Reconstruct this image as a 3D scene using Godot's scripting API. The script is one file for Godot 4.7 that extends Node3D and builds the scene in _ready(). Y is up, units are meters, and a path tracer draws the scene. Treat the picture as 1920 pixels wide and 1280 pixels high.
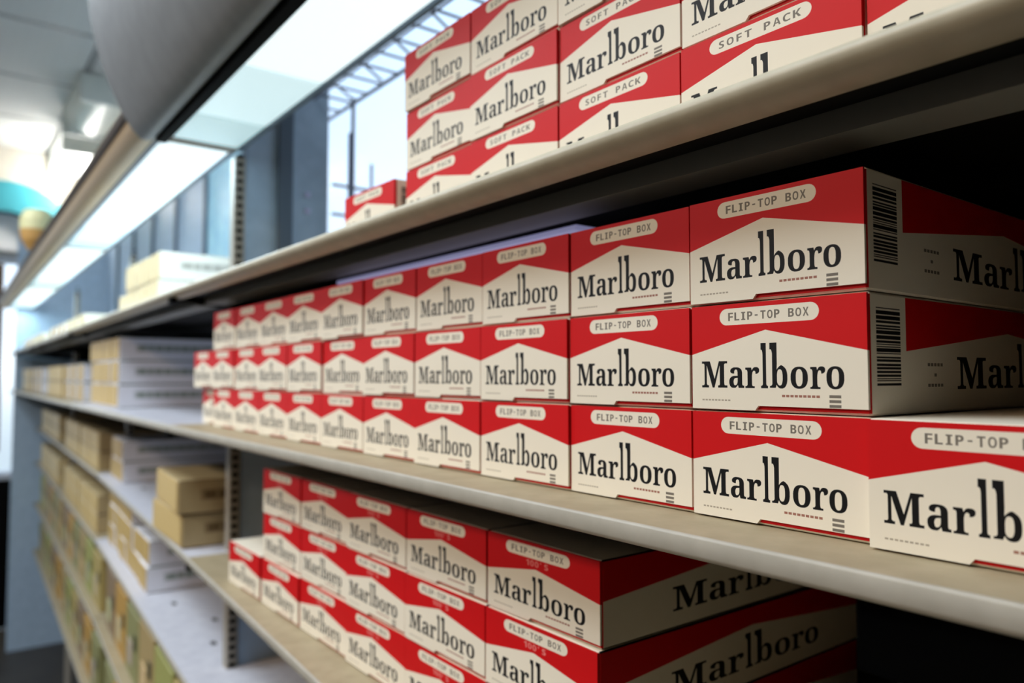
extends Node3D
# Coordinates used below: X = metres along the shelf run, away from the camera; H = height above the camera; P = metres from the camera towards the shelves.
const EYE := 1.35
const JOINT := 1.13          # where the first bay ends
const LIP := 0.257           # front edge of the shelves
const FACE := 0.3            # plane of the carton fronts
const TURN := 0.01           # the bays beyond the joint stand slightly turned
const LOW_TURN := 0.048      # and the low shelves more so
const UPPER := 0.1185
const MIDDLE := -0.0682
const LOWER := -0.2555
const FOURTH := -0.425
const FIFTH := -0.63
const SIXTH := -0.86

const FAR_YAW := -TURN
const LOW_YAW := -LOW_TURN

var rng := RandomNumberGenerator.new()
var taken := {}
var M := {}
var ORD := ["first", "second", "third", "fourth", "fifth", "sixth", "seventh", "eighth", "ninth", "tenth", "eleventh", "twelfth"]


func _ready() -> void:
	rng.seed = 7
	# --- camera
	var cam := Camera3D.new()
	cam.name = "camera"
	add_child(cam)
	var attr := CameraAttributesPhysical.new()
	attr.frustum_focal_length = 26.37
	attr.exposure_aperture = 6.5
	attr.frustum_focus_distance = 0.345
	attr.frustum_near = 0.02
	cam.attributes = attr
	cam.fov = 2.0 * rad_to_deg(atan(640.0 / 1406.0))
	cam.near = 0.02
	var a := deg_to_rad(37.5)
	var tilt := atan(65.0 / 1406.0)
	cam.look_at_from_position(Vector3(0, EYE, 0), Vector3(-cos(a) * cos(tilt), EYE + sin(tilt), -sin(a) * cos(tilt)))
	# --- sky, seen only through the windows
	var env := Environment.new()
	env.background_mode = Environment.BG_SKY
	var sky := Sky.new()
	var sm := ProceduralSkyMaterial.new()
	sm.sky_top_color = Color(0.72, 0.84, 0.98)
	sm.sky_horizon_color = Color(0.93, 0.97, 1.0)
	sm.ground_bottom_color = Color(0.62, 0.68, 0.72)
	sm.ground_horizon_color = Color(0.9, 0.94, 0.97)
	sky.sky_material = sm
	env.sky = sky
	env.background_energy_multiplier = 2.6
	env.tonemap_mode = Environment.TONE_MAPPER_LINEAR
	env.tonemap_exposure = 0.81
	env.sdfgi_enabled = true
	env.ssao_enabled = true
	env.ssil_enabled = true
	var we := WorldEnvironment.new()
	we.name = "environment"
	we.environment = env
	add_child(we)
	# --- ceiling lamps of the shop, with one added fill lamp (their fittings are built in shop_lights)
	for s in LAMPS:
		area("ceiling_panel_light", Vector3(-s[0], EYE + 1.215, -s[1]), Vector2(s[4], 0.5), Color(0.92, 0.965, 1.0) if s[3] else Color(1.0, 0.85, 0.67), 3.2 * s[2])
	for k in 4:
		var where := far_at(JOINT + 1.11 * k - 0.555, 0.333, 0.29) if k else Vector3(-0.6, EYE + 0.333, -0.29)
		area("strip_light", where, Vector2(1.06, 0.1), Color(0.86, 0.96, 1.0), 0.04 if k == 0 else 0.55)
	materials()
	room()
	shop_lights()
	shelving()
	canopies()
	divider()
	main_cartons()
	next_bays()
	far_end()


const LAMPS := [[0.78, -1.65, 1.05, false, 1.16], [2.1, -1.65, 1.4, true, 1.16], [0.55, -0.5, 0.62, true, 0.8], [2.1, -0.6, 0.8, true, 1.16]]  # the narrow one is an added fill for the next bay's carton sides


# ---------------------------------------------------------------- helpers
func at(x: float, h: float, p: float) -> Vector3:
	return Vector3(-x, EYE + h, -p)


func far_at(x: float, h: float, p: float) -> Vector3:   # same, for the turned bays
	var c := cos(TURN)
	var s := sin(TURN)
	var dx := x - JOINT
	var dp := p - LIP
	return at(JOINT + dx * c - dp * s, h, LIP + dx * s + dp * c)


func low_at(x: float, h: float, p: float) -> Vector3:   # on the low shelves of the turned bays
	var c := cos(LOW_TURN)
	var s := sin(LOW_TURN)
	if x >= 2.24:
		return at(x, h, p + 0.053 + 0.03 * (x - 2.24))
	var dx := x - JOINT
	var dp := p - LIP
	return at(JOINT + dx * c - dp * s, h, LIP + dx * s + dp * c)


func area(called: String, where: Vector3, size: Vector2, color: Color, energy: float, turn := 0.0) -> void:
	var l := AreaLight3D.new()
	l.name = called
	l.area_size = size
	l.light_color = color
	l.light_energy = energy
	l.shadow_enabled = true
	l.area_range = 20.0
	l.area_attenuation = 2.0
	add_child(l, true)
	l.position = where
	l.rotation = Vector3(-PI / 2, turn, 0)


func mat(color: Color, rough := 0.6, metal := 0.0, spec := 0.5) -> StandardMaterial3D:
	var m := StandardMaterial3D.new()
	m.albedo_color = color
	m.roughness = rough
	m.metallic = metal
	m.metallic_specular = spec
	return m


func glow(color: Color, energy: float) -> StandardMaterial3D:
	var m := mat(Color(0.9, 0.93, 0.95), 0.5)
	m.emission_enabled = true
	m.emission = color
	m.emission_energy_multiplier = energy
	return m


func speckled(m: StandardMaterial3D, scale: float, low: Color, high: Color, seed_: int) -> StandardMaterial3D:
	var n := FastNoiseLite.new()
	n.seed = seed_
	n.frequency = 0.02
	n.fractal_octaves = 5
	var t := NoiseTexture2D.new()
	t.width = 256
	t.height = 256
	t.seamless = true
	t.noise = n
	var g := Gradient.new()
	g.set_color(0, low)
	g.set_color(1, high)
	t.color_ramp = g
	m.albedo_texture = t
	m.uv1_triplanar = true
	m.uv1_scale = Vector3.ONE * scale
	return m


func tool() -> SurfaceTool:
	var st := SurfaceTool.new()
	st.begin(Mesh.PRIMITIVE_TRIANGLES)
	return st


func tri(st: SurfaceTool, p: Array, n: Array, uv: Array) -> void:
	var face: Vector3 = (p[1] - p[0]).cross(p[2] - p[0])
	var order := [0, 2, 1] if face.dot(n[0] + n[1] + n[2]) > 0 else [0, 1, 2]
	for k in order:
		st.set_normal(n[k])
		st.set_uv(uv[k])
		st.add_vertex(p[k])


func quad(st: SurfaceTool, a: Vector3, b: Vector3, c: Vector3, d: Vector3, n: Vector3, uv := []) -> void:
	if uv.is_empty():
		uv = [Vector2(0, 0), Vector2(1, 0), Vector2(1, 1), Vector2(0, 1)]
	tri(st, [a, b, c], [n, n, n], [uv[0], uv[1], uv[2]])
	tri(st, [a, c, d], [n, n, n], [uv[0], uv[2], uv[3]])


# a box with chamfered edges; rects, if given, hold a UV rectangle for the faces -x +x -y +y -z +z
func cbox(st: SurfaceTool, c: Vector3, size: Vector3, bev := 0.001, rects := []) -> void:
	var h := size / 2.0
	bev = minf(bev, minf(h.x, minf(h.y, h.z)) * 0.45)
	var i := h - Vector3.ONE * bev
	for ax in 3:
		var u := (ax + 1) % 3
		var v := (ax + 2) % 3
		for s in [-1, 1]:
			var n := Vector3.ZERO
			n[ax] = s
			var q := []
			for k in [[-1, -1], [1, -1], [1, 1], [-1, 1]]:
				var p := Vector3.ZERO
				p[ax] = s * h[ax]
				p[u] = k[0] * i[u]
				p[v] = k[1] * i[v]
				q.append(p)
			var uv := []
			if rects:
				var r: Rect2 = rects[ax * 2 + (1 if s > 0 else 0)]
				for p in q:
					var f := Vector2.ZERO
					if ax == 0:
						f = Vector2(0.5 - s * p.z / size.z, 0.5 - p.y / size.y)
					elif ax == 1:
						f = Vector2(0.5 + p.x / size.x, 0.5 + p.z / size.z)
					else:
						f = Vector2(0.5 + s * p.x / size.x, 0.5 - p.y / size.y)
					uv.append(r.position + f * r.size)
			quad(st, c + q[0], c + q[1], c + q[2], c + q[3], n, uv)
			for t in [-1, 1]:   # chamfers between this face and the u faces
				var m := n
				m[u] = t
				var e := []
				for w in [-1, 1]:
					var p1 := Vector3.ZERO
					p1[ax] = s * h[ax]
					p1[u] = t * i[u]
					p1[v] = w * i[v]
					var p2 := Vector3.ZERO
					p2[ax] = s * i[ax]
					p2[u] = t * h[u]
					p2[v] = w * i[v]
					e.append([p1, p2])
				var us := []
				if rects:
					var r2: Rect2 = rects[ax * 2 + (1 if s > 0 else 0)]
					for k in 4:
						us.append(r2.position + r2.size * 0.5)
				quad(st, c + e[0][0], c + e[0][1], c + e[1][1], c + e[1][0], m.normalized(), us)
	for sx in [-1, 1]:
		for sy in [-1, 1]:
			for sz in [-1, 1]:
				var n2 := Vector3(sx, sy, sz).normalized()
				var us2 := [Vector2.ZERO, Vector2.ZERO, Vector2.ZERO]
				if rects:
					var r3: Rect2 = rects[0]
					for k in 3:
						us2[k] = r3.position + r3.size * 0.5
				tri(st, [c + Vector3(sx * h.x, sy * i.y, sz * i.z), c + Vector3(sx * i.x, sy * h.y, sz * i.z), c + Vector3(sx * i.x, sy * i.y, sz * h.z)], [n2, n2, n2], us2)


# a closed outline in the (z, y) plane pulled along x; outline runs either way; corners under 50 degrees are smoothed
func extrude(st: SurfaceTool, outline: Array, x0: float, x1: float) -> void:
	var pts := PackedVector2Array(outline)
	if Geometry2D.is_polygon_clockwise(pts):
		pts.reverse()
	var n := pts.size()
	var nn := []
	for k in n:
		var d := pts[(k + 1) % n] - pts[k]
		nn.append(Vector2(d.y, -d.x).normalized())
	for k in n:
		var a := pts[k]
		var b := pts[(k + 1) % n]
		var na: Vector2 = nn[k]
		var nb: Vector2 = nn[k]
		if nn[(k + n - 1) % n].dot(nn[k]) > 0.64:
			na = (nn[(k + n - 1) % n] + nn[k]).normalized()
		if nn[(k + 1) % n].dot(nn[k]) > 0.64:
			nb = (nn[(k + 1) % n] + nn[k]).normalized()
		var n3 := Vector3(0, na.y, na.x)
		var m3 := Vector3(0, nb.y, nb.x)
		var p := [Vector3(x0, a.y, a.x), Vector3(x1, a.y, a.x), Vector3(x1, b.y, b.x), Vector3(x0, b.y, b.x)]
		var z := [Vector2.ZERO, Vector2.ZERO, Vector2.ZERO]
		tri(st, [p[0], p[1], p[2]], [n3, n3, m3], z)
		tri(st, [p[0], p[2], p[3]], [n3, m3, m3], z)
	var ix := Geometry2D.triangulate_polygon(pts)
	for k in range(0, ix.size(), 3):
		for e in [[x0, -1.0], [x1, 1.0]]:
			var s := Vector3(signf(x1 - x0) * e[1], 0, 0)
			var q := []
			for j in 3:
				q.append(Vector3(e[0], pts[ix[k + j]].y, pts[ix[k + j]].x))
			tri(st, q, [s, s, s], [Vector2.ZERO, Vector2.ZERO, Vector2.ZERO])


func rod(st: SurfaceTool, a: Vector3, b: Vector3, r: float, sides := 8) -> void:
	var d := (b - a).normalized()
	var u := d.cross(Vector3.UP if absf(d.y) < 0.9 else Vector3.RIGHT).normalized()
	var v := d.cross(u)
	var z := [Vector2.ZERO, Vector2.ZERO, Vector2.ZERO]
	for k in sides:
		var n1 := u * cos(TAU * k / sides) + v * sin(TAU * k / sides)
		var n2 := u * cos(TAU * (k + 1) / sides) + v * sin(TAU * (k + 1) / sides)
		tri(st, [a + n1 * r, a + n2 * r, b + n2 * r], [n1, n2, n2], z)
		tri(st, [a + n1 * r, b + n2 * r, b + n1 * r], [n1, n2, n1], z)
		tri(st, [a, a + n1 * r, a + n2 * r], [-d, -d, -d], z)
		tri(st, [b, b + n1 * r, b + n2 * r], [d, d, d], z)


func lathe(st: SurfaceTool, prof: Array, sides := 24) -> void:   # prof: Vector2(radius, y)
	var z := [Vector2.ZERO, Vector2.ZERO, Vector2.ZERO]
	for k in prof.size() - 1:
		var d: Vector2 = prof[k + 1] - prof[k]
		var n := Vector2(d.y, -d.x).normalized()
		for j in sides:
			var a := TAU * j / sides
			var b := TAU * (j + 1) / sides
			var da := Vector3(cos(a), 0, sin(a))
			var db := Vector3(cos(b), 0, sin(b))
			var up := Vector3.UP
			var p := [da * prof[k].x + up * prof[k].y, db * prof[k].x + up * prof[k].y, db * prof[k + 1].x + up * prof[k + 1].y, da * prof[k + 1].x + up * prof[k + 1].y]
			var na := da * n.x + up * n.y
			var nb := db * n.x + up * n.y
			tri(st, [p[0], p[1], p[2]], [na, nb, nb], z)
			tri(st, [p[0], p[2], p[3]], [na, nb, na], z)


func numbered(called: String) -> String:
	if not taken.has(called):
		taken[called] = 0
		return called
	taken[called] += 1
	return "%s_%03d" % [called, taken[called]]


func obj(called: String, st: SurfaceTool, m: Material, parent: Node3D = self) -> MeshInstance3D:
	return obj_mesh(called, st.commit(), m, parent)


func obj_mesh(called: String, mesh: Mesh, m: Material, parent: Node3D = self) -> MeshInstance3D:
	var o := MeshInstance3D.new()
	o.name = numbered(called) if parent == self else called
	o.mesh = mesh
	o.material_override = m
	parent.add_child(o, true)
	return o


func tag(o: Node3D, label: String, category: String, group := "") -> Node3D:
	o.set_meta("label", label)
	o.set_meta("category", category)
	if group:
		o.set_meta("group", group)
	return o


func thing(called: String, label: String, category: String, where := Vector3.ZERO, turn := 0.0, group := "") -> Node3D:
	var o := Node3D.new()
	o.name = numbered(called)
	add_child(o)
	o.position = where
	o.rotation.y = turn
	return tag(o, label, category, group)


func structure(o: Node3D, label := "") -> Node3D:
	o.set_meta("kind", "structure")
	if label:
		o.set_meta("label", label)
	return o


func dup(root: Node3D, called: String, where: Vector3, turn: float, label: String, group := "") -> Node3D:
	var o: Node3D = root.duplicate()
	o.name = numbered(called)
	add_child(o)
	o.position = where
	o.rotation.y = turn
	o.set_meta("label", label)
	if group:
		o.set_meta("group", group)
	return o


# ---------------------------------------------------------------- printed textures
var glyphs := {}


func glyph(ch: String, face: String, weight: int) -> Array:   # triangles of one character, and its bounds
	var key := ch + face + str(weight)
	if not glyphs.has(key):
		var f := SystemFont.new()
		f.font_names = PackedStringArray([face])
		f.font_weight = weight
		var t := TextMesh.new()
		t.font = f
		t.text = ch
		t.font_size = 64
		t.pixel_size = 1.0 / 64.0
		t.depth = 0.0
		t.curve_step = 1.0
		t.horizontal_alignment = HORIZONTAL_ALIGNMENT_LEFT
		var s := t.surface_get_arrays(0)
		var v: PackedVector3Array = s[Mesh.ARRAY_VERTEX]
		var ix: PackedInt32Array = s[Mesh.ARRAY_INDEX] if s[Mesh.ARRAY_INDEX] != null else PackedInt32Array(range(v.size()))
		var box := Rect2(v[0].x, v[0].y, 0, 0)
		for p in v:
			box = box.expand(Vector2(p.x, p.y))
		glyphs[key] = [v, ix, box]
	return glyphs[key]


func fill_tri(im: Image, a: Vector2, b: Vector2, c: Vector2, col: Color) -> void:
	var lo := int(ceil(minf(a.y, minf(b.y, c.y)) - 0.5))
	var hi := int(ceil(maxf(a.y, maxf(b.y, c.y)) - 0.5))
	for y in range(maxi(lo, 0), mini(hi, im.get_height())):
		var yy := y + 0.5
		var x0 := INF
		var x1 := -INF
		for e in [[a, b], [b, c], [c, a]]:
			var p: Vector2 = e[0]
			var q: Vector2 = e[1]
			if (p.y <= yy) != (q.y <= yy):
				var x := p.x + (q.x - p.x) * (yy - p.y) / (q.y - p.y)
				x0 = minf(x0, x)
				x1 = maxf(x1, x)
		var i0 := int(ceil(x0 - 0.5))
		var i1 := int(ceil(x1 - 0.5))
		if i1 > i0:
			im.fill_rect(Rect2i(i0, y, i1 - i0, 1), col)


func fill_poly(im: Image, pts: Array, col: Color) -> void:
	var p := PackedVector2Array(pts)
	var ix := Geometry2D.triangulate_polygon(p)
	for k in range(0, ix.size(), 3):
		fill_tri(im, p[ix[k]], p[ix[k + 1]], p[ix[k + 2]], col)


# draws a character so that its bounds fill the box; what rises over the x-height can be stretched apart from the rest
func put_char(im: Image, ch: String, box: Rect2, col: Color, face := "Droid Serif", weight := 700, split := 0.0, split_to := 0.0) -> void:
	var g := glyph(ch, face, weight)
	var v: PackedVector3Array = g[0]
	var ix: PackedInt32Array = g[1]
	var b: Rect2 = g[2]
	var p := []
	for q in v:
		var fx := (q.x - b.position.x) / b.size.x
		var fy := (q.y - b.position.y) / b.size.y
		if split > 0.0:
			fy = fy / split * split_to if fy < split else split_to + (fy - split) / (1.0 - split) * (1.0 - split_to)
		p.append(Vector2(box.position.x + fx * box.size.x, box.end.y - fy * box.size.y))
	for k in range(0, ix.size(), 3):
		fill_tri(im, p[ix[k]], p[ix[k + 1]], p[ix[k + 2]], col)


func put_line(im: Image, text: String, box: Rect2, col: Color) -> void:   # letterspaced capitals to fill the box
	var adv := box.size.x / (text.length() - 0.25)
	for k in text.length():
		var ch := text[k]
		if ch == " ":
			continue
		var x := box.position.x + adv * k
		if ch == "-" or ch == "'":
			im.fill_rect(Rect2i(Vector2i(Vector2(x + adv * 0.15, box.position.y + box.size.y * (0.42 if ch == "-" else 0.0))), Vector2i(Vector2(adv * (0.45 if ch == "-" else 0.2), box.size.y * (0.16 if ch == "-" else 0.3)))), col)
			continue
		var g := glyph(ch, "Droid Sans", 700)
		var w: float = minf(adv * 0.78, box.size.y * g[2].size.x / g[2].size.y * 1.3)
		put_char(im, ch, Rect2(x + (adv * 0.78 - w) / 2, box.position.y, w, box.size.y), col, "Droid Sans", 700)


func word(im: Image, origin: Vector2, ux: float, base: float, cap: float, xh: float, asc: float, ink: Color) -> void:
	var spans := [["M", 0.0, 0.166], ["a", 0.178, 0.271], ["r", 0.278, 0.362], ["l", 0.372, 0.412], ["b", 0.423, 0.522], ["o", 0.54, 0.632], ["r", 0.644, 0.722], ["o", 0.728, 0.816]]
	for s in spans:
		var tall: float = cap if s[0] == "M" else asc if s[0] in ["l", "b"] else xh
		var box := Rect2(origin.x + ux * s[1], origin.y - tall + base * 0, ux * (s[2] - s[1]), tall)
		if s[0] in ["l", "b"]:
			put_char(im, s[0], box, ink, "Droid Serif", 700, 0.70, xh / asc)
		else:
			put_char(im, s[0], box, ink)


func pill(im: Image, r: Rect2, col: Color) -> void:
	var pts := []
	var rad := r.size.y / 2
	for k in 13:
		pts.append(Vector2(r.end.x - rad, r.position.y + rad) + Vector2.from_angle(-PI / 2 + PI * k / 12) * rad)
	for k in 13:
		pts.append(Vector2(r.position.x + rad, r.position.y + rad) + Vector2.from_angle(PI / 2 + PI * k / 12) * rad)
	fill_poly(im, pts, col)


# one sheet of print for a kind of carton: long side above, short end below left, plain red and plain white below right
func sheet(pill_text: String, under: String, barcode: bool) -> ImageTexture:
	var red := Color(0.80, 0.035, 0.06)
	var white := Color(0.93, 0.90, 0.83)
	var ink := Color(0.05, 0.05, 0.055)
	var grey := Color(0.47, 0.44, 0.40)
	var im := Image.create(4096, 2048, false, Image.FORMAT_RGB8)
	im.fill(white)
	# long side: 4096 x 744
	im.fill_rect(Rect2i(0, 0, 4096, 744), red)
	var left := 470.0 if barcode else 0.0
	fill_poly(im, [Vector2(0, 350), Vector2(left, 350), Vector2(2100, 190), Vector2(4096, 350), Vector2(4096, 760), Vector2(0, 760)], white)
	if barcode:
		im.fill_rect(Rect2i(0, 0, 470, 744), white)
		var r2 := RandomNumberGenerator.new()
		r2.seed = 3
		var y := 96
		while y < 560:
			var t := [6, 10, 14, 22][r2.randi() % 4] as int
			im.fill_rect(Rect2i(96, y, 300, t), ink)
			y += t + [6, 8, 12, 16][r2.randi() % 4]
		for k in 3:
			for j in 5:
				im.fill_rect(Rect2i(760 + j * 46, 420 + k * 66, 34, 20 if k != 1 or j == 2 else 0), grey)
	word(im, Vector2(1200 if barcode else 900, 590), 2900, 0, 215, 165, 330, ink)
	# short end: 2048 x 1170 at (0, 800)
	var o := Vector2(0, 800)
	var s := Vector2(2048, 1170)
	im.fill_rect(Rect2i(0, 800, 2048, 1170), red)
	var peak := 0.33 if under else 0.265
	var eave := 0.495 if under else 0.475
	fill_poly(im, [o + s * Vector2(0, eave), o + s * Vector2(0.47, peak), o + s * Vector2(1, eave), o + s * Vector2(1, 1), o + s * Vector2(0, 1)], white)
	pill(im, Rect2(o + s * Vector2(0.19, 0.05), s * Vector2(0.575, 0.155)), white)
	put_line(im, pill_text, Rect2(o + s * Vector2(0.245, 0.09), s * Vector2(0.465, 0.075)), grey)
	if under:
		put_line(im, under, Rect2(o + s * Vector2(0.38, 0.225), s * Vector2(0.2, 0.075)), Color(0.90, 0.52, 0.50))
	word(im, o + s * Vector2(0.069, 0.80 if under else 0.79), s.x, 0, s.y * 0.25, s.y * 0.19, s.y * (0.375 if under else 0.405), ink)
	for k in 9:   # print too small to read
		im.fill_rect(Rect2i(Vector2i(o + s * Vector2(0.07 + k * 0.021, 0.9)), Vector2i(30, 16)), Color(0.66, 0.62, 0.55))
		im.fill_rect(Rect2i(Vector2i(o + s * Vector2(0.56 + k * 0.023, 0.845)), Vector2i(36, 24)), Color(0.62, 0.42, 0.36))
	for k in 3:
		im.fill_rect(Rect2i(Vector2i(o + s * Vector2(0.81, 0.84 + k * 0.04)), Vector2i(120, 28)), grey)
	im.fill_rect(Rect2i(2200, 900, 400, 400), red)
	im.resize(2048, 1024, Image.INTERPOLATE_BILINEAR)
	return ImageTexture.create_from_image(im)


# print of the pale cartons in the next bays: a grey-green strip, nothing that can be read
func pale_sheet(paper: Color, strip: Color) -> ImageTexture:
	var im := Image.create(512, 256, false, Image.FORMAT_RGB8)
	im.fill(paper)
	var r2 := RandomNumberGenerator.new()
	r2.seed = 11
	im.fill_rect(Rect2i(60, 38, 400, 40), paper.lerp(strip, 0.45))
	var x := 70
	while x < 440:
		var w := 10 + r2.randi() % 26
		im.fill_rect(Rect2i(x, 44, w, 28), strip)
		x += w + 8
	return ImageTexture.create_from_image(im)


func materials() -> void:
	M.beige = speckled(mat(Color(1, 1, 1), 0.42), 9.0, Color(0.70, 0.67, 0.58), Color(0.77, 0.74, 0.65), 2)
	M.lip = speckled(mat(Color(1, 1, 1), 0.45), 9.0, Color(0.67, 0.655, 0.61), Color(0.73, 0.715, 0.67), 3)
	M.deck = speckled(mat(Color(1, 1, 1), 0.5), 7.0, Color(0.62, 0.57, 0.46), Color(0.69, 0.64, 0.53), 5)
	M.pale_deck = speckled(mat(Color(1, 1, 1), 0.45), 7.0, Color(0.76, 0.77, 0.82), Color(0.84, 0.85, 0.89), 6)
	M.black = mat(Color(0.03, 0.03, 0.03), 0.7, 0.0, 0.15)
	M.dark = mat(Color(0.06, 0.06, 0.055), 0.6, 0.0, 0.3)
	M.rail = mat(Color(0.55, 0.55, 0.52), 0.4)
	M.steel = speckled(mat(Color(1, 1, 1), 0.5), 5.0, Color(0.63, 0.72, 0.81), Color(0.69, 0.78, 0.87), 9)
	M.channel = mat(Color(0.34, 0.40, 0.46), 0.5)
	M.upright = mat(Color(0.60, 0.58, 0.54), 0.5)
	M.lilac = mat(Color(0.80, 0.79, 0.93), 0.4)
	M.canopy = speckled(mat(Color(1, 1, 1), 0.55), 6.0, Color(0.47, 0.49, 0.51), Color(0.52, 0.54, 0.56), 4)
	M.tan = mat(Color(0.72, 0.63, 0.50), 0.5)
	M.brown = mat(Color(0.26, 0.18, 0.09), 0.5)
	M.wire = mat(Color(0.46, 0.49, 0.57), 0.4, 0.1)
	M.lens = glow(Color(0.90, 0.98, 1.0), 1.15)
	M.lens_end = glow(Color(0.74, 0.92, 0.95), 0.62)
	M.lens_dim = glow(Color(0.82, 0.95, 0.98), 0.88)
	M.flip = mat(Color(1, 1, 1), 0.55, 0.0, 0.32)
	M.flip.albedo_texture = sheet("FLIP-TOP BOX", "", true)
	M.soft = mat(Color(1, 1, 1), 0.55, 0.0, 0.32)
	M.soft.albedo_texture = sheet("SOFT PACK", "", true)
	M.hundred = mat(Color(1, 1, 1), 0.55, 0.0, 0.32)
	M.hundred.albedo_texture = sheet("FLIP-TOP BOX", "100's", false)


# ---------------------------------------------------------------- the room
func room() -> void:
	var plaster := speckled(mat(Color(1, 1, 1), 0.85), 1.5, Color(0.70, 0.68, 0.64), Color(0.76, 0.74, 0.70), 21)
	var st := tool()
	cbox(st, Vector3(-1.2, -0.06, 0.5), Vector3(7.4, 0.12, 3.4), 0.002)
	structure(obj("floor", st, speckled(mat(Color(1, 1, 1), 0.5), 1.2, Color(0.22, 0.20, 0.18), Color(0.28, 0.26, 0.23), 22)))
	# ceiling: slab, tiles, bars
	st = tool()
	cbox(st, Vector3(-1.2, EYE + 1.33, 0.5), Vector3(7.4, 0.1, 3.4), 0.002)
	var ceil := structure(obj("ceiling", st, plaster))
	var tile := speckled(mat(Color(1, 1, 1), 0.9), 14.0, Color(0.80, 0.80, 0.79), Color(0.88, 0.88, 0.87), 23)
	var tm := tool()
	cbox(tm, Vector3.ZERO, Vector3(0.572, 0.016, 0.572), 0.006)
	var tmesh := tm.commit()
	for i in 12:
		for j in 5:
			var o := obj_mesh("tile", tmesh, tile, ceil)
			o.position = Vector3(-4.605 + i * 0.6, EYE + 1.262, -0.76 + j * 0.6)
	var bar := mat(Color(0.62, 0.62, 0.62), 0.5)
	st = tool()
	for i in 13:
		cbox(st, Vector3(-4.905 + i * 0.6, EYE + 1.264, 0.44), Vector3(0.026, 0.022, 3.0), 0.003)
	obj("cross_bars", st, bar, ceil)
	st = tool()
	for j in 6:
		cbox(st, Vector3(-1.3, EYE + 1.265, -1.06 + j * 0.6), Vector3(7.2, 0.022, 0.026), 0.003)
	obj("main_bars", st, bar, ceil)
	# back wall with a window in it, behind the shelving
	st = tool()
	var lo := 0.0
	var hi := EYE + 1.28
	var w0 := -3.3
	var w1 := -0.3
	var s0 := EYE - 0.05
	var s1 := EYE + 1.15
	var z := -1.08
	cbox(st, Vector3((-4.9 + w0) / 2, hi / 2, z), Vector3(w0 + 4.9, hi, 0.12), 0.002)
	cbox(st, Vector3((w1 + 2.5) / 2, hi / 2, z), Vector3(2.5 - w1, hi, 0.12), 0.002)
	cbox(st, Vector3((w0 + w1) / 2, s0 / 2, z), Vector3(w1 - w0, s0, 0.12), 0.002)
	cbox(st, Vector3((w0 + w1) / 2, (s1 + hi) / 2, z), Vector3(w1 - w0, hi - s1, 0.12), 0.002)
	structure(obj("wall_back", st, plaster))
	window_in("window_1", Vector3((w0 + w1) / 2, (s0 + s1) / 2, z), Vector2(w1 - w0, s1 - s0), 0.0)
	# end wall with a tall shop window
	st = tool()
	var x := -4.96
	var g0 := -0.6
	var g1 := 1.7
	var d0 := EYE - 0.56
	var d1 := EYE + 0.66
	cbox(st, Vector3(x, hi / 2, (-1.14 + g0) / 2), Vector3(0.12, hi, g0 + 1.14), 0.002)
	cbox(st, Vector3(x, hi / 2, (g1 + 2.2) / 2), Vector3(0.12, hi, 2.2 - g1), 0.002)
	cbox(st, Vector3(x, (d1 + hi) / 2, (g0 + g1) / 2), Vector3(0.12, hi - d1, g1 - g0), 0.002)
	structure(obj("wall_end", st, plaster))
	st = tool()
	cbox(st, Vector3(x, d0 / 2, (g0 + g1) / 2), Vector3(0.12, d0, g1 - g0), 0.002)
	structure(obj("trim_1", st, M.black), "black lower wall under the end window")
	window_in("window_2", Vector3(x, (d0 + d1) / 2, (g0 + g1) / 2), Vector2(g1 - g0, d1 - d0), PI / 2)
	st = tool()
	cbox(st, Vector3(-1.2, hi / 2, 2.14), Vector3(7.4, hi, 0.12), 0.002)
	structure(obj("wall_aisle", st, mat(Color(0.36, 0.32, 0.28), 0.8)))
	st = tool()
	cbox(st, Vector3(2.44, hi / 2, 0.5), Vector3(0.12, hi, 3.3), 0.002)
	structure(obj("wall_near", st, mat(Color(0.34, 0.31, 0.27), 0.8)))


func window_in(called: String, c: Vector3, size: Vector2, turn: float) -> void:
	var o := Node3D.new()
	o.name = called
	add_child(o)
	o.position = c
	o.rotation.y = turn
	structure(o)
	var st := tool()
	var w := 0.04
	for s in [-1, 1]:
		cbox(st, Vector3(s * (size.x / 2 - w / 2), 0, 0), Vector3(w, size.y, 0.08), 0.003)
		cbox(st, Vector3(0, s * (size.y / 2 - w / 2), 0), Vector3(size.x - 2 * w, w, 0.08), 0.003)
	obj("window_frame", st, mat(Color(0.75, 0.77, 0.8), 0.5), o)
	st = tool()
	cbox(st, Vector3.ZERO, Vector3(size.x - 2 * w, size.y - 2 * w, 0.006), 0.001)
	var glass := mat(Color(0.9, 0.96, 1.0, 0.06), 0.03)
	glass.transparency = BaseMaterial3D.TRANSPARENCY_ALPHA
	obj("pane", st, glass, o)


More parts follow.
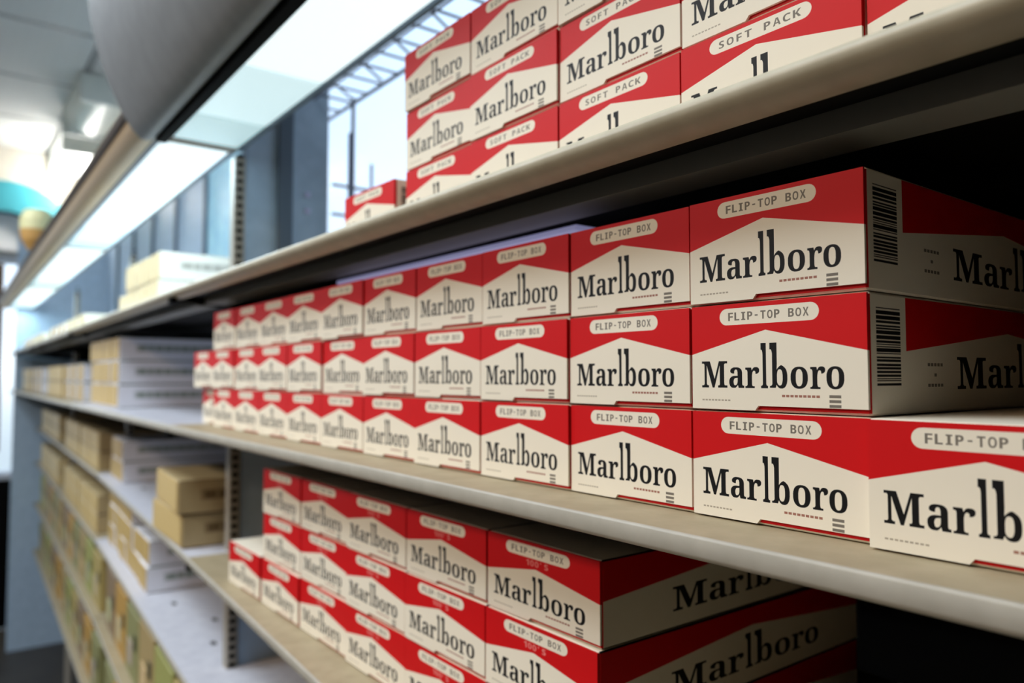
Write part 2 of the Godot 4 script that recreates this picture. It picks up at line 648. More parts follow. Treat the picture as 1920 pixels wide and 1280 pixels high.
func shop_lights() -> void:
	for k in LAMPS.size():
		var s: Array = LAMPS[k]
		var o := thing("ceiling_light", ["warm wide panel light in the ceiling along the aisle wall", "cool wide panel light in the ceiling along the aisle wall", "added unseen narrow panel light brightening the sides of the next bay cartons", "cool panel light in the ceiling over the next bay"][k], "light", at(s[0], 1.225, s[1]), 0.0, "ceiling panel lights over the aisle")
		var st := tool()
		cbox(st, Vector3(0, 0.014, 0), Vector3(s[4] + 0.04, 0.02, 0.56), 0.004)
		obj("frame", st, mat(Color(0.9, 0.9, 0.9), 0.5), o)
		st = tool()
		cbox(st, Vector3(0, 0.001, 0), Vector3(s[4], 0.006, 0.52), 0.001)
		obj("diffuser", st, glow(Color(0.9, 0.96, 1.0) if s[3] else Color(1.0, 0.92, 0.8), 1.2), o)
	# tube fittings under the ceiling seen past the canopy
	var spots := [[3.75, 0.55, false, "unlit white tube fitting under the ceiling, half hidden by the grey canopy"], [4.6, 0.585, true, "glowing white tube fitting under the ceiling beyond the grey canopy"]]
	for s in spots:
		var p := thing("tube_light", s[3], "light", at(s[0], 1.19, s[1]), 0.0)
		var st := tool()
		extrude(st, [Vector2(-0.11, 0.06), Vector2(-0.1, 0.0), Vector2(-0.06, -0.045), Vector2(0, -0.055), Vector2(0.06, -0.045), Vector2(0.1, 0.0), Vector2(0.11, 0.06)], -0.26, 0.26)
		var lit := glow(Color(1.0, 0.98, 0.93), 1.3)
		obj("diffuser", st, lit if s[2] else mat(Color(0.93, 0.95, 0.92), 0.4), p)
		for e in [-1, 1]:
			st = tool()
			cbox(st, Vector3(e * 0.27, 0.0, 0), Vector3(0.02, 0.12, 0.23), 0.004)
			obj("end_cap", st, mat(Color(0.85, 0.87, 0.85), 0.5), p)
		if s[2]:
			var l := OmniLight3D.new()
			l.name = "tube_light_glow"
			l.light_color = Color(1.0, 0.98, 0.95)
			l.light_energy = 0.55
			l.light_size = 0.08
			l.omni_range = 20.0
			l.omni_attenuation = 2.0
			l.shadow_enabled = true
			add_child(l)
			l.position = at(s[0], 1.03, s[1])


# ---------------------------------------------------------------- shelving
func shelf(label: String, x0: float, x1: float, h: float, depth: float, turned: bool, deck: Material, extra := 0.0, shift := 0.0, lip_h := 0.0105, rise := 0.0005) -> Node3D:
	# local axes: x from the far end (0) to the near end, z from the front edge (0) back to -depth
	var o := thing("shelf", label, "shelf")
	if turned:
		o.position = low_at(x1 - 0.0001, h, LIP + shift) if extra else far_at(x1, h, LIP + shift)
		o.rotation.y = (LOW_YAW if x0 < 2.0 else -0.03) if extra else FAR_YAW
		if extra and x0 > 2.0:
			o.position = at(x1, h, LIP + shift + 0.053 + 0.03 * (x1 - 2.24))
	else:
		o.position = at(x1, h, LIP + shift)
		o.rotation.y = -extra
	var n := x1 - x0
	var st := tool()
	cbox(st, Vector3(n / 2, -0.001, -depth / 2 - 0.0012), Vector3(n - 0.002, 0.0018, depth - 0.0024), 0.0004)
	obj("deck", st, deck, o)
	st = tool()   # rounded nose
	var t := rise
	if rise > 0.002:   # the upper shelves have a rolled nose that curves under
		extrude(st, [Vector2(-0.0115, t), Vector2(-0.0035, t), Vector2(-0.0015, t - 0.0008), Vector2(0, t - 0.003), Vector2(0, -0.0018), Vector2(-0.0009, -0.0042), Vector2(-0.0034, -0.0066), Vector2(-0.0075, -0.0085), Vector2(-0.0125, -lip_h), Vector2(-0.0175, -lip_h), Vector2(-0.0175, -lip_h + 0.0015), Vector2(-0.0125, -lip_h + 0.0015), Vector2(-0.0085, -0.0070), Vector2(-0.005, -0.0052), Vector2(-0.003, -0.0030), Vector2(-0.003, -0.0022), Vector2(-0.0115, -0.0022), Vector2(-0.0115, 0.0)], 0.001, n - 0.001)
	else:
		extrude(st, [Vector2(-0.0022, t), Vector2(-0.0009, t), Vector2(-0.0003, t - 0.0004), Vector2(0, t - 0.0013), Vector2(0, -lip_h + 0.003), Vector2(-0.0012, -lip_h + 0.001), Vector2(-0.004, -lip_h), Vector2(-0.0115, -lip_h), Vector2(-0.0115, -lip_h + 0.002), Vector2(-0.0045, -lip_h + 0.0025), Vector2(-0.0022, -lip_h + 0.004)], 0.001, n - 0.001)
	obj("lip", st, M.beige if rise > 0.002 else M.lip, o)
	for z in [-0.045, -0.2]:
		st = tool()
		extrude(st, [Vector2(z, -0.0042), Vector2(z + 0.002, -0.016), Vector2(z - 0.028, -0.016), Vector2(z - 0.026, -0.0042)], 0.02, n - 0.02)
		obj("stiffener", st, M.rail if z > -0.1 else M.dark, o)
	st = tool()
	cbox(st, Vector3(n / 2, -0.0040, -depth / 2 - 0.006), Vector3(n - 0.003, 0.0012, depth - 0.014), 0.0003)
	obj("underside_shade", st, M.dark, o)  # dark sheet added below the deck, shade put into its colour
	for x in [0.004, n - 0.004]:
		st = tool()
		var b := [Vector2(-0.013, -0.0045), Vector2(-0.013, -0.012), Vector2(-depth + 0.02, -0.05), Vector2(-depth + 0.004, -0.05), Vector2(-depth + 0.004, -0.0045)]
		extrude(st, b, x - 0.0015, x + 0.0015)
		obj("bracket", st, M.black, o)
	st = tool()   # notch where two shelves meet
	cbox(st, Vector3(0.006, -0.012, -0.004), Vector3(0.014, 0.009, 0.0095), 0.001)
	obj("joint_clip", st, M.black, o)
	return o


func peg_holes(o: Node3D, list: Array) -> void:
	for p in list:
		var st := tool()
		cbox(st, Vector3(p[0], 0.0002, -p[1]), Vector3(0.016, 0.0008, 0.008), 0.0002)
		obj("peg_hole", st, M.dark, o)


func shelving() -> void:
	var d := 0.44
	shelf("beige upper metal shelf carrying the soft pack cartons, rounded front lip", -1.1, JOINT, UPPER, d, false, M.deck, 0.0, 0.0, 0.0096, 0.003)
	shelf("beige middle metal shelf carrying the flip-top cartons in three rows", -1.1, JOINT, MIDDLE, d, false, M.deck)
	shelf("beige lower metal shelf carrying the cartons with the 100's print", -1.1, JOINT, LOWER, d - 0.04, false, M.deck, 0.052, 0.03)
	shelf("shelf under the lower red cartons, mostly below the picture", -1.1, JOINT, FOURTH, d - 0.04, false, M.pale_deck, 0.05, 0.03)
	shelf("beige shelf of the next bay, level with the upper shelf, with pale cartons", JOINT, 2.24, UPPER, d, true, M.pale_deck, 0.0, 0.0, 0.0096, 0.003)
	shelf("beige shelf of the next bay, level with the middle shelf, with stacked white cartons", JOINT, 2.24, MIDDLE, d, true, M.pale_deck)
	var s := shelf("next bay's shelf with two wide tan cartons and a bare pale deck", JOINT, 2.24, LOWER, d - 0.09, true, M.pale_deck, 0.012, 0.03)
	peg_holes(s, [[0.42, 0.09], [0.48, 0.12], [0.55, 0.07], [0.36, 0.06], [0.6, 0.11]])
	s = shelf("next bay's fourth shelf with bare pale deck beside the slotted upright", JOINT, 2.24, FOURTH, d - 0.09, true, M.pale_deck, 0.012, 0.03)
	peg_holes(s, [[0.72, 0.06], [0.86, 0.10], [0.98, 0.07], [0.78, 0.16], [1.02, 0.2]])
	shelf("next bay's fifth shelf holding yellow and green boxes", JOINT, 2.24, FIFTH, d - 0.09, true, M.deck, 0.012, 0.03)
	shelf("next bay's lowest shelf with dull brown boxes", JOINT, 2.24, SIXTH, d - 0.09, true, M.deck, 0.012, 0.03)
	var hs := [UPPER, MIDDLE, LOWER, FOURTH, FIFTH, SIXTH]
	var nm := ["topmost", "second", "third", "fourth", "fifth", "lowest"]
	for k in 12:
		var x0 := 2.24 if k < 6 else 3.35
		var bay := "third bay" if k < 6 else "farthest bay"
		k = k % 6
		shelf("%s shelf of the %s" % [nm[k], bay + (", past the white cartons" if x0 < 3 else ", before the bright end window")], x0, x0 + 1.11, hs[k], d if k < 2 else d - 0.1, true, M.deck, 0.012 if k > 1 else 0.0, 0.03 if k > 1 else 0.0)
	# backs
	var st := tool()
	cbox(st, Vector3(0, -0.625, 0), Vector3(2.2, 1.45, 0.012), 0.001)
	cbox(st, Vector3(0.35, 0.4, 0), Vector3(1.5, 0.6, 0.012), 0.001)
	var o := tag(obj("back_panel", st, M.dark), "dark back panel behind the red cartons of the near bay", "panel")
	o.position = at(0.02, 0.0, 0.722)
	st = tool()
	cbox(st, Vector3(0, 0, 0), Vector3(3.3, 1.42, 0.012), 0.001)
	o = tag(obj("back_panel", st, M.steel), "blue-grey back panel behind the lower shelves of the farther bays", "panel")
	o.position = far_at(2.8, -0.62, 0.76)
	o.rotation.y = FAR_YAW
	for k in 7:
		var x := 1.75 + 0.4 * k
		var t := thing("back_panel", "%s blue-grey panel behind the far upper shelf, counted from the slotted upright" % ORD[k], "panel", far_at(x + 0.2, UPPER + 0.003, 0.685), FAR_YAW, "panels behind the far upper shelf")
		st = tool()
		cbox(st, Vector3(0, 0.35, 0), Vector3(0.394, 0.7, 0.012), 0.002)
		var blue := speckled(mat(Color(1, 1, 1), 0.4), 3.0, Color(0.60, 0.80, 0.92), Color(0.74, 0.92, 0.98), 31) if k == 1 else M.steel as StandardMaterial3D
		obj("sheet", st, blue, t)
		st = tool()
		cbox(st, Vector3(0.19, 0.35, 0.011), Vector3(0.02, 0.7, 0.01), 0.002)
		obj("seam_rail", st, M.channel, t)
	# glowing strip added for the pale lilac band under the upper shelf
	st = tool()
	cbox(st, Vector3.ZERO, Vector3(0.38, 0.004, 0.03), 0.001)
	o = tag(obj("lilac_glow_strip", st, glow(Color(0.74, 0.74, 0.96), 0.36)), "added glowing strip for the pale lilac band under the upper shelf", "light")
	area("lilac_strip_fill", at(0.56, UPPER - 0.023, 0.353), Vector2(0.37, 0.028), Color(0.74, 0.74, 0.96), 0.0012)  # small fill lamp added along with the glowing strip
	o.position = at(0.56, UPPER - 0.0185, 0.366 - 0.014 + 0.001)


func canopies() -> void:
	# near canopy with its curved front
	var prof := [Vector2(0.236, 0.336), Vector2(0.228, 0.329), Vector2(0.217, 0.329), Vector2(0.204, 0.342), Vector2(0.19, 0.365), Vector2(0.176, 0.395), Vector2(0.166, 0.42), Vector2(0.158, 0.45), Vector2(0.151, 0.478), Vector2(0.148, 0.505), Vector2(0.147, 0.56), Vector2(0.147, 0.72), Vector2(0.159, 0.72), Vector2(0.159, 0.56), Vector2(0.16, 0.506), Vector2(0.163, 0.48), Vector2(0.17, 0.453), Vector2(0.178, 0.424), Vector2(0.188, 0.4), Vector2(0.201, 0.372), Vector2(0.214, 0.352), Vector2(0.222, 0.343), Vector2(0.236, 0.346)]
	var t := thing("canopy", "grey curved canopy front over the near light strip", "canopy", at(JOINT, 0.33, 0.236))
	var st := tool()
	extrude(st, prof.map(func(v): return Vector2(-(v.x - 0.236), v.y - 0.33)), 0.0, 2.2)
	obj("shell", st, M.canopy, t)
	st = tool()
	cbox(st, Vector3(1.1, 0.006, -0.007), Vector3(2.2, 0.015, 0.0135), 0.001)
	obj("gasket", st, M.black, t)
	st = tool()
	cbox(st, Vector3(1.1, 0.385, -0.25), Vector3(2.2, 0.012, 0.34), 0.001)
	obj("top_panel", st, M.canopy, t)
	strip("lit fluorescent strip under the near curved canopy, ending at the slotted upright", at(JOINT - 0.002, 0.337, 0.25), 0.0, 2.2)
	# the lower canopies of the farther bays
	for k in 3:
		var x1 := JOINT + 1.11 * (k + 1)
		t = thing("canopy", "tan and brown edged canopy rail over the %s light strip" % ["second", "third", "fourth"][k], "canopy", far_at(x1, 0.33, 0.236), FAR_YAW)
		st = tool()
		extrude(st, [Vector2(0, 0.006), Vector2(0.016, 0.002), Vector2(0.03, 0.012), Vector2(0.033, 0.028), Vector2(0, 0.03)], 0.001, 1.108)
		obj("rail", st, M.tan, t)
		st = tool()
		cbox(st, Vector3(0.555, 0.037, 0.032), Vector3(1.106, 0.016, 0.016), 0.004)
		obj("top_trim", st, M.brown, t)
		st = tool()
		cbox(st, Vector3(0.555, 0.0105, -0.0045), Vector3(1.106, 0.012, 0.0085), 0.001)
		obj("gasket", st, M.channel, t)
		strip("lit fluorescent strip over the %s bay" % ["second", "third", "farthest"][k], far_at(x1 - 0.002, 0.337, 0.246), FAR_YAW, 1.106)


func strip(label: String, where: Vector3, turn: float, n: float) -> void:
	var o := thing("light_strip", label, "light", where, turn)
	var st := tool()
	var k := 0
	var x := 0.32
	for e in [[0.065, 0.126, M.lens_end], [0.225, 0.186, M.lens_dim]]:
		st = tool()
		cbox(st, Vector3(e[0], 0.004, -0.049), Vector3(e[1], 0.008, 0.094), 0.002)
		obj("diffuser_end", st, e[2], o)
	while x < n - 0.05:
		var w := minf(n - x, 1.1)
		st = tool()
		cbox(st, Vector3(x + w / 2, 0.004, -0.049), Vector3(w - 0.004, 0.008, 0.094), 0.002)
		obj("diffuser", st, M.lens, o)
		x += w
		k += 1
	st = tool()
	cbox(st, Vector3(n / 2, 0.03, -0.051), Vector3(n, 0.04, 0.1), 0.002)
	obj("housing", st, M.channel, o)
	st = tool()
	cbox(st, Vector3(n / 2, 0.004, -0.1), Vector3(n, 0.012, 0.005), 0.001)
	obj("edge_rail", st, M.channel, o)
	for e in [0.006, n - 0.006]:
		st = tool()
		cbox(st, Vector3(e, 0.002, -0.049), Vector3(0.008, 0.008, 0.094), 0.001)
		obj("end_cap", st, M.upright, o)


func divider() -> void:
	# slotted upright at the joint and the partition behind it
	var o := thing("slotted_upright", "slotted steel upright between the near bay and the next bay", "upright", at(JOINT + 0.012, -EYE, 0.346))
	var st := tool()
	var top := EYE + 0.33
	cbox(st, Vector3(0, top / 2, -0.008), Vector3(0.02, top, 0.016), 0.001)
	obj("post", st, M.upright, o)
	var sm := tool()
	cbox(sm, Vector3.ZERO, Vector3(0.003, 0.006, 0.009), 0.0005)
	var mesh := sm.commit()
	for k in 66:
		var q := obj_mesh("slot", mesh, M.black, o)
		q.position = Vector3(0.0095, EYE - 0.47 + 0.0125 * k, -0.008)
	for k in 2:
		var u := dup(o, "slotted_upright", far_at(JOINT + 1.11 * (k + 1) + 0.006, -EYE, 0.4), FAR_YAW, "slotted steel upright at the far end of the %s bay" % ["second", "third"][k])
		u.scale = Vector3(0.8, 1, 1)
	o = thing("partition", "blue-grey steel partition panel standing behind the slotted upright", "partition", at(JOINT + 0.012, -EYE, 0.3635))
	st = tool()
	cbox(st, Vector3(0, top / 2 + 0.08, -0.067), Vector3(0.01, top + 0.16, 0.132), 0.001)
	cbox(st, Vector3(0, (EYE + 0.07) / 2, -0.24), Vector3(0.01, EYE + 0.07, 0.212), 0.001)
	obj("panel", st, M.steel, o)
	st = tool()
	cbox(st, Vector3(0.009, EYE + 0.275, -0.06), Vector3(0.008, 0.3, 0.024), 0.002)
	obj("channel", st, M.channel, o)
	st = tool()
	cbox(st, Vector3(0.012, EYE + 0.17, -0.139), Vector3(0.02, 0.075, 0.008), 0.002)
	obj("hook_bracket", st, M.dark, o)
	for h in [0.262, 0.288]:
		st = tool()
		cbox(st, Vector3(0.006, EYE + h, -0.098), Vector3(0.003, 0.008, 0.008), 0.001)
		obj("bolt", st, M.lilac, o)
	st = tool()
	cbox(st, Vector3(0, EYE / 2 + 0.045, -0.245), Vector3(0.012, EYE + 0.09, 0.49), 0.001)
	var side := tag(obj("partition", st, M.dark), "unseen dark panel added to shade the near carton sides", "partition")
	side.position = at(-0.045, -EYE, 0.222)  # added out of view to block light from the carton sides
	st = tool()
	cbox(st, Vector3(0, (EYE + 0.75) / 2, -0.22), Vector3(0.012, EYE + 0.75, 0.44), 0.001)
	side = tag(obj("partition", st, M.steel), "blue-grey partition closing the farthest bay, before the end window", "partition")
	side.position = far_at(4.475, -EYE, 0.275)
	# wire rack behind
	o = thing("wire_rack", "silver wire rack against the bright window beside the partition", "rack", at(JOINT, 0, 0.5))
	var list := []
	for h in [0.215, 0.262, 0.31]:
		list.append([Vector3(0, h, 0), Vector3(0, h, -0.07)])
	list.append([Vector3(0, 0.12, -0.07), Vector3(0, 0.355, -0.07)])
	list.append([Vector3(0, 0.12, -0.03), Vector3(0, 0.40, -0.03)])
	for w in list:
		st = tool()
		rod(st, w[0], w[1], 0.0026)
		obj("wire", st, M.wire, o)
	# wire deck over the near bay, seen from below
	o = thing("wire_deck", "silver wire deck, overhead between the light strip and window", "deck", at(1.32, 0.448, 0.355))
	for k in 31:
		st = tool()
		rod(st, Vector3(0.05 * k, 0, 0), Vector3(0.05 * k, 0, -0.176), 0.002)
		obj("cross_wire", st, M.wire, o)
	for k in 16:
		st = tool()
		rod(st, Vector3(0.1 * k, 0.1, -0.01), Vector3(0.1 * k, 0.005, -0.176), 0.002)
		obj("brace_wire", st, M.wire, o)
	for k in 4:
		st = tool()
		rod(st, Vector3(0, -0.003, -0.058 * k), Vector3(1.5, -0.003, -0.058 * k), 0.0032 if k % 3 == 0 else 0.002)
		obj("long_wire", st, M.wire, o)
	for k in [0.2, 0.55]:
		st = tool()
		rod(st, Vector3(k, -0.327, -0.176), Vector3(k, 0.008, -0.176), 0.0035)
		obj("post", st, M.wire, o)


# ---------------------------------------------------------------- cartons
func carton(called: String, label: String, m: Material, w: float, h: float, dep: float) -> Node3D:
	# base: middle of the lower front edge; front faces +z
	var o := thing(called, label, "carton")
	var side := Rect2(0.004, 0.004, 0.992, 0.355)
	var flip := Rect2(0.996, 0.004, -0.992, 0.355)
	var red := Rect2(0.56, 0.46, 0.05, 0.1)
	var white := Rect2(0.75, 0.5, 0.1, 0.1)
	var st := tool()
	cbox(st, Vector3(0, h / 2, -dep / 2 - 0.0008), Vector3(w, h, dep), 0.0009, [side if false else side, side, white, white, red, red])
	obj("body", st, m, o)
	# printed outer flap, shorter along part of its lower edge
	st = tool()
	var l := -w / 2 + 0.0003
	var r := w / 2 - 0.0003
	var cut := 0.0026
	var pts := [Vector2(l, 0.0004), Vector2(l + w * 0.40, 0.0004), Vector2(l + w * 0.42, cut), Vector2(r, cut), Vector2(r, h - 0.0004), Vector2(l, h - 0.0004)]
	var t := 0.0006
	var pp := PackedVector2Array(pts)
	var ix := Geometry2D.triangulate_polygon(pp)
	var uvf := func(v: Vector2) -> Vector2: return Vector2((v.x + w / 2) / w * 0.5, 0.3906 + (1.0 - v.y / h) * 0.5713)
	for k in range(0, ix.size(), 3):
		var q := []
		var u := []
		for j in 3:
			var v: Vector2 = pp[ix[k + j]]
			q.append(Vector3(v.x, v.y, t))
			u.append(uvf.call(v))
		tri(st, q, [Vector3.BACK, Vector3.BACK, Vector3.BACK], u)
	for k in pts.size():
		var a: Vector2 = pts[k]
		var b: Vector2 = pts[(k + 1) % pts.size()]
		var n := Vector3(b.y - a.y, -(b.x - a.x), 0).normalized()
		quad(st, Vector3(a.x, a.y, t), Vector3(b.x, b.y, t), Vector3(b.x, b.y, -0.0008), Vector3(a.x, a.y, -0.0008), n, [uvf.call(a), uvf.call(b), uvf.call(b), uvf.call(a)])
	obj("end_flap", st, m, o)
	return o


var first := {}


func put_carton(called: String, m: Material, w: float, h: float, x0: float, base: float, p: float, label: String, group: String, turn := 0.0, dep := 0.278) -> void:
	# x0: X of the near (right) edge
	var key := "%s %f %f" % [m.get_instance_id(), w, h]
	var where := at(x0 + w / 2, base, p)
	if not first.has(key):
		first[key] = carton(called, label, m, w, h, dep)
		first[key].position = where
		first[key].rotation.y = turn
		first[key].set_meta("group", group)
	else:
		dup(first[key], called, where, turn, label, group)


func jit(s: float) -> float:
	return rng.randf_range(-s, s)


func main_cartons() -> void:
	var name_ := "cigarette_carton"
	var pitch := 0.0906
	var rows := ["bottom", "middle", "top"]
	var g := "flip-top cartons stacked on the middle shelf"
	for r in 3:
		for c in 10:
			var label := "red flip-top carton in the middle shelf's %s row, %s from barcode end" % [rows[r], ORD[c]]
			put_carton(name_, M.flip, 0.0897, 0.0509, 0.1532 + pitch * c + jit(0.0002), MIDDLE + 0.0005 + 0.0515 * r, FACE + jit(0.0014), label, g, jit(0.004))
	put_carton(name_, M.flip, 0.0897, 0.0509, 0.1532 - 0.0908, MIDDLE + 0.0005, FACE - 0.004, "nearest red flip-top carton, ending the middle shelf's bottom row", g, 0.012)
	put_carton(name_, M.flip, 0.0897, 0.0509, 0.1532 + pitch * 10, MIDDLE + 0.0005, FACE + 0.012, "flip-top carton at the far end of the middle shelf's bottom row, beside white cartons", g, 0.0)
	put_carton(name_, M.flip, 0.0897, 0.0509, 0.1532 + pitch * 10, MIDDLE + 0.0520, FACE - 0.001, "flip-top carton standing alone at the far end of the middle shelf's middle row", g, 0.0)
	g = "soft pack cartons stacked on the upper shelf"
	var x := 0.5345 - 0.0955
	for r in 3:
		for c in 6:
			if r == 1 and c > 4 or r == 2 and c > 3:
				continue
			var label := "red soft pack carton in the upper shelf's %s row, %s from wire rack" % [rows[r], ORD[c]]
			put_carton(name_, M.soft, 0.0946, 0.0477, x - 0.0957 * c, UPPER + 0.0006 + 0.0482 * r, FACE + jit(0.0014), label, g, jit(0.005))
	put_carton(name_, M.soft, 0.0946, 0.0477, 0.556, UPPER + 0.0006, FACE + 0.002, "lone soft pack carton lying beyond the upper stack, below the wire rack", g, 0.01)
	g = "100's cartons stacked on the lower shelf"
	for r in 3:
		for c in 5:
			var label := "red 100's carton in the lower shelf's %s row, %s from dark near end" % [rows[r], ORD[c]]
			put_carton(name_, M.hundred, 0.1082, 0.0498, 0.3095 + 0.1092 * c, LOWER + 0.0006 + 0.0505 * r, FACE + jit(0.0014), label, g, jit(0.004))
	put_carton(name_, M.hundred, 0.1082, 0.0498, 0.3095 + 0.1092 * 5 + 0.004, LOWER + 0.0006, FACE - 0.002, "lone 100's carton at the far end of the lower stack, beside the upright", g, 0.006)


# plain pale cartons of the next bays: body and a lid flap; base at the middle of the lower front edge
func pale_carton(called: String, label: String, face: Material, side: Material, w: float, h: float, dep: float) -> Node3D:
	var o := thing(called, label, "carton")
	var st := tool()
	var r := Rect2(0.0, 0.0, 1.0, 0.5)
	var u := Rect2(0.3, 0.7, 0.2, 0.2)
	cbox(st, Vector3(0, h / 2, -dep / 2 - 0.001), Vector3(w, h, dep), 0.0015, [r, r, u, u, u, u])
	obj("body", st, side, o)
	st = tool()
	cbox(st, Vector3(0, h / 2 + 0.001, 0), Vector3(w * 0.97, h * 0.9, 0.002), 0.0005)
	obj("end_flap", st, face, o)
	return o


func put_low(proto: Node3D, called: String, x: float, h: float, p: float, turn: float, label: String, group: String) -> Node3D:
	return dup(proto, called, low_at(x, h, p), LOW_YAW + turn, label, group)


func put_far(proto: Node3D, called: String, x: float, h: float, p: float, turn: float, label: String, group: String, scale_ := Vector3.ONE) -> Node3D:
	var o := dup(proto, called, far_at(x, h, p), FAR_YAW + turn, label, group)
	o.scale = scale_
	return o


func next_bays() -> void:
	var white_side := mat(Color(1, 1, 1), 0.5)
	white_side.albedo_texture = pale_sheet(Color(0.92, 0.93, 0.97), Color(0.55, 0.60, 0.58))
	var cream_side := mat(Color(1, 1, 1), 0.5)
	cream_side.albedo_texture = pale_sheet(Color(0.86, 0.84, 0.78), Color(0.62, 0.60, 0.55))
	var tan_side := mat(Color(1, 1, 1), 0.5)
	tan_side.albedo_texture = pale_sheet(Color(0.70, 0.62, 0.46), Color(0.42, 0.34, 0.20))
	var cream := mat(Color(0.84, 0.78, 0.62), 0.55)
	var straw := mat(Color(0.75, 0.64, 0.40), 0.55)
	var tanm := mat(Color(0.80, 0.70, 0.47), 0.55)
	var n := "pale_carton"
	var w := 0.09
	var hh := 0.0497
	var a := pale_carton(n, "cream fronted carton on next bay's upper shelf, bottom layer, nearest the upright", cream, cream_side, w, hh, 0.27)
	a.position = far_at(1.455, UPPER + 0.0006, 0.3)
	a.rotation.y = FAR_YAW
	var g := "pale cartons on the next bay's upper shelf"
	a.set_meta("group", g)
	for c in range(1, 4):
		put_far(a, n, 1.455 + 0.0945 * c, UPPER + 0.0006, 0.3 + jit(0.003), jit(0.01), "cream fronted carton on next bay's upper shelf, bottom layer, %s from upright" % ORD[c], g)
	for c in 3:
		put_far(a, n, 1.455 + 0.0945 * c, UPPER + 0.0509, 0.3 + jit(0.003), jit(0.01), "cream fronted carton on next bay's upper shelf, top layer, %s from upright" % ORD[c], g)
	# middle level
	var b := pale_carton(n, "green-grey printed white carton on next bay's middle shelf, bottom layer, first column", straw, white_side, w, hh, 0.27)
	b.position = far_at(1.82, MIDDLE + 0.0006, 0.3)
	b.rotation.y = FAR_YAW
	g = "white cartons on the next bay's middle shelf"
	b.set_meta("group", g)
	var lay := ["bottom", "middle", "top"]
	for r in 3:
		for c in 4:
			if r + c > 0:
				put_far(b, n, 1.82 + 0.0935 * c, MIDDLE + 0.0006 + 0.0505 * r, 0.3 + jit(0.002), jit(0.006), "green-grey printed white carton on next bay's middle shelf, %s layer, %s column" % [lay[r], ORD[c]], g)
	# third level: two wide tan cartons, a white stack
	var t := pale_carton("tan_carton", "lower of two wide tan cartons beside the slotted upright", tanm, tan_side, 0.2, 0.05, 0.27)
	t.position = low_at(1.285, LOWER + 0.0006, 0.288)
	t.rotation.y = -0.02
	put_low(t, "tan_carton", 1.282, LOWER + 0.0512, 0.287, -0.03, "upper of two wide tan cartons beside the slotted upright", "")
	g = "white cartons at the far end of the next bay's third shelf"
	for r in 2:
		for c in 2:
			put_low(b, n, 2.04 + 0.0945 * c, LOWER + 0.0006 + 0.0505 * r, 0.315 + jit(0.002), jit(0.006), "white carton on next bay's third shelf past bare deck, %s layer, %s column" % [["bottom", "top"][r], ORD[c]], g)
	g = "cartons on the next bay's fourth shelf"
	for r in 3:
		for c in 6:
			if r == 2 and c < 2:
				continue
			put_low(b, n, 1.66 + 0.0945 * c, FOURTH + 0.0006 + 0.0505 * r, 0.315 + jit(0.003), jit(0.008), "straw fronted carton on next bay's fourth shelf, %s layer, %s column" % [lay[r], ORD[c]], g)
	# fifth and sixth level: coloured boxes
	var tones := [Color(0.68, 0.61, 0.38), Color(0.62, 0.63, 0.37), Color(0.66, 0.58, 0.40), Color(0.55, 0.55, 0.37), Color(0.72, 0.57, 0.30), Color(0.55, 0.47, 0.37)]
	var words_ := ["dull yellow", "light green", "straw yellow", "olive green", "orange yellow", "dull brown"]
	var protos := []
	for k in 6:
		var m := mat(tones[k], 0.55)
		var o := thing("snack_box", "%s box on next bay's fifth shelf, %s from the upright" % [words_[k], ORD[k]], "box", low_at(1.24 + 0.17 * k, FIFTH + 0.0006, 0.31), LOW_YAW, "boxes on the next bay's fifth shelf")
		var st := tool()
		cbox(st, Vector3(0, 0.07 + 0.002 * (k % 3), -0.12), Vector3(0.16, 0.14 + 0.004 * (k % 3), 0.24), 0.002)
		obj("body", st, m, o)
		st = tool()
		cbox(st, Vector3(-0.02, 0.05, 0.0005), Vector3(0.06, 0.05, 0.002), 0.0005)
		obj("label_panel", st, mat(tones[(k + 2) % 6].lightened(0.35), 0.5), o)
		st = tool()
		cbox(st, Vector3(0.045, 0.085, 0.0005), Vector3(0.03, 0.03, 0.002), 0.0005)
		obj("dark_patch", st, mat(Color(0.18, 0.2, 0.12), 0.5), o)
		protos.append(o)
	for k in 6:
		put_low(protos[(k * 5 + 2) % 6], "snack_box", 1.24 + 0.17 * k, SIXTH + 0.0006, 0.31, jit(0.01), "box on the next bay's lowest shelf, %s from the upright" % ORD[k], "boxes on the next bay's lowest shelf")
	# third and farthest bay
	var hs := [UPPER, MIDDLE, LOWER, FOURTH]
	for bay in 2:
		var x0 := 2.24 + 1.11 * bay
		var where: String = ["third bay", "farthest bay"][bay]
		for s in 4:
			for r in 2:
				for c in 6:
					if s == 0 and r == 1:
						continue
					var src: Node3D = t if s > 1 else [a, b, t, b][(s + c / 3) % 4]
					var wide := src == t
					if wide and c % 3 == 2:
						continue
					var x := x0 + 0.1 + 0.15 * c + (0.06 + 0.06 * (c % 3) if wide else 0.0)
					var h: float = hs[s] + 0.0006 + 0.0512 * r
					var label := "pale carton in the %s, %s shelf, %s layer, %s from its near end" % [where, ["upper", "middle", "third", "fourth"][s], lay[r], ORD[c]]
					var called := "tan_carton" if wide else "pale_carton"
					if s > 1:
						dup(src, called, low_at(x, h, 0.3), -0.03, label, "cartons in the " + where)
					else:
						put_far(src, called, x, h, 0.3, 0.0, label, "cartons in the " + where)
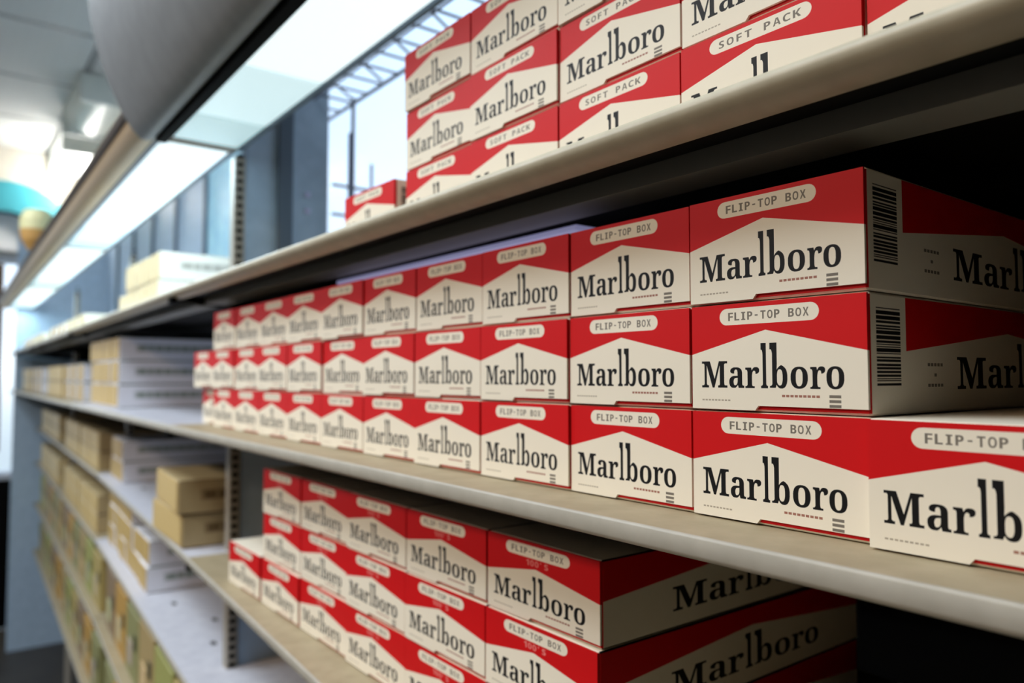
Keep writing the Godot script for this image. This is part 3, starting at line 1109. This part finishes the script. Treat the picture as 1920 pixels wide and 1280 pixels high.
		for k in 6:
			dup(protos[(k + bay * 2) % 6], "snack_box", low_at(x0 + 0.12 + 0.17 * k, FIFTH + 0.0006, 0.31), -0.03, "%s box on the %s's fifth shelf, %s from its near end" % [words_[(k + bay * 2) % 6], where, ORD[k]], "boxes low in the " + where)
			dup(protos[(k + 3 + bay) % 6], "snack_box", low_at(x0 + 0.12 + 0.17 * k, SIXTH + 0.0006, 0.31), -0.03, "%s box on the %s's lowest shelf, %s from its near end" % [words_[(k + 3 + bay) % 6], where, ORD[k]], "boxes low in the " + where)


# ---------------------------------------------------------------- what shows past the far bays
func far_end() -> void:
	# teal arch on the end wall
	var st := tool()
	var o := thing("arched_sign", "teal arched sign on the end wall above the window", "sign", Vector3(-4.88, EYE + 0.68, -0.27))
	var outer := []
	var inner := []
	for k in 17:
		var a := PI * k / 16
		outer.append(Vector2(-cos(a) * 0.36, sin(a) * 0.36))
		inner.append(Vector2(-cos(a) * 0.2, sin(a) * 0.2))
	inner.reverse()
	extrude(st, outer + inner, 0.0, 0.12)
	obj("band", st, mat(Color(0.20, 0.55, 0.60), 0.5), o)
	st = tool()
	inner.reverse()
	extrude(st, inner, 0.0, 0.03)
	obj("backing", st, mat(Color(0.86, 0.86, 0.86), 0.6), o)
	# yellow pot standing on the far canopy rail
	o = thing("pot", "cream and yellow pot standing on the far canopy rail before the teal arch", "pot", far_at(2.62, 0.373, 0.212))
	st = tool()
	lathe(st, [Vector2(0.0, 0.0), Vector2(0.022, 0.0), Vector2(0.04, 0.03), Vector2(0.045, 0.06)])
	obj("lower_body", st, mat(Color(0.80, 0.62, 0.36), 0.5), o)
	st = tool()
	lathe(st, [Vector2(0.045, 0.06), Vector2(0.045, 0.09), Vector2(0.036, 0.115), Vector2(0.03, 0.12), Vector2(0.0, 0.12)])
	obj("upper_body", st, mat(Color(0.88, 0.86, 0.66), 0.5), o)
	# brown post by the end window
	st = tool()
	cbox(st, Vector3(0, 0.5, 0), Vector3(0.05, 1.0, 0.05), 0.004)
	o = tag(obj("wooden_post", st, M.brown), "brown wooden post in front of the end window", "post")
	o.position = Vector3(-4.85, EYE - 0.4, -0.25)
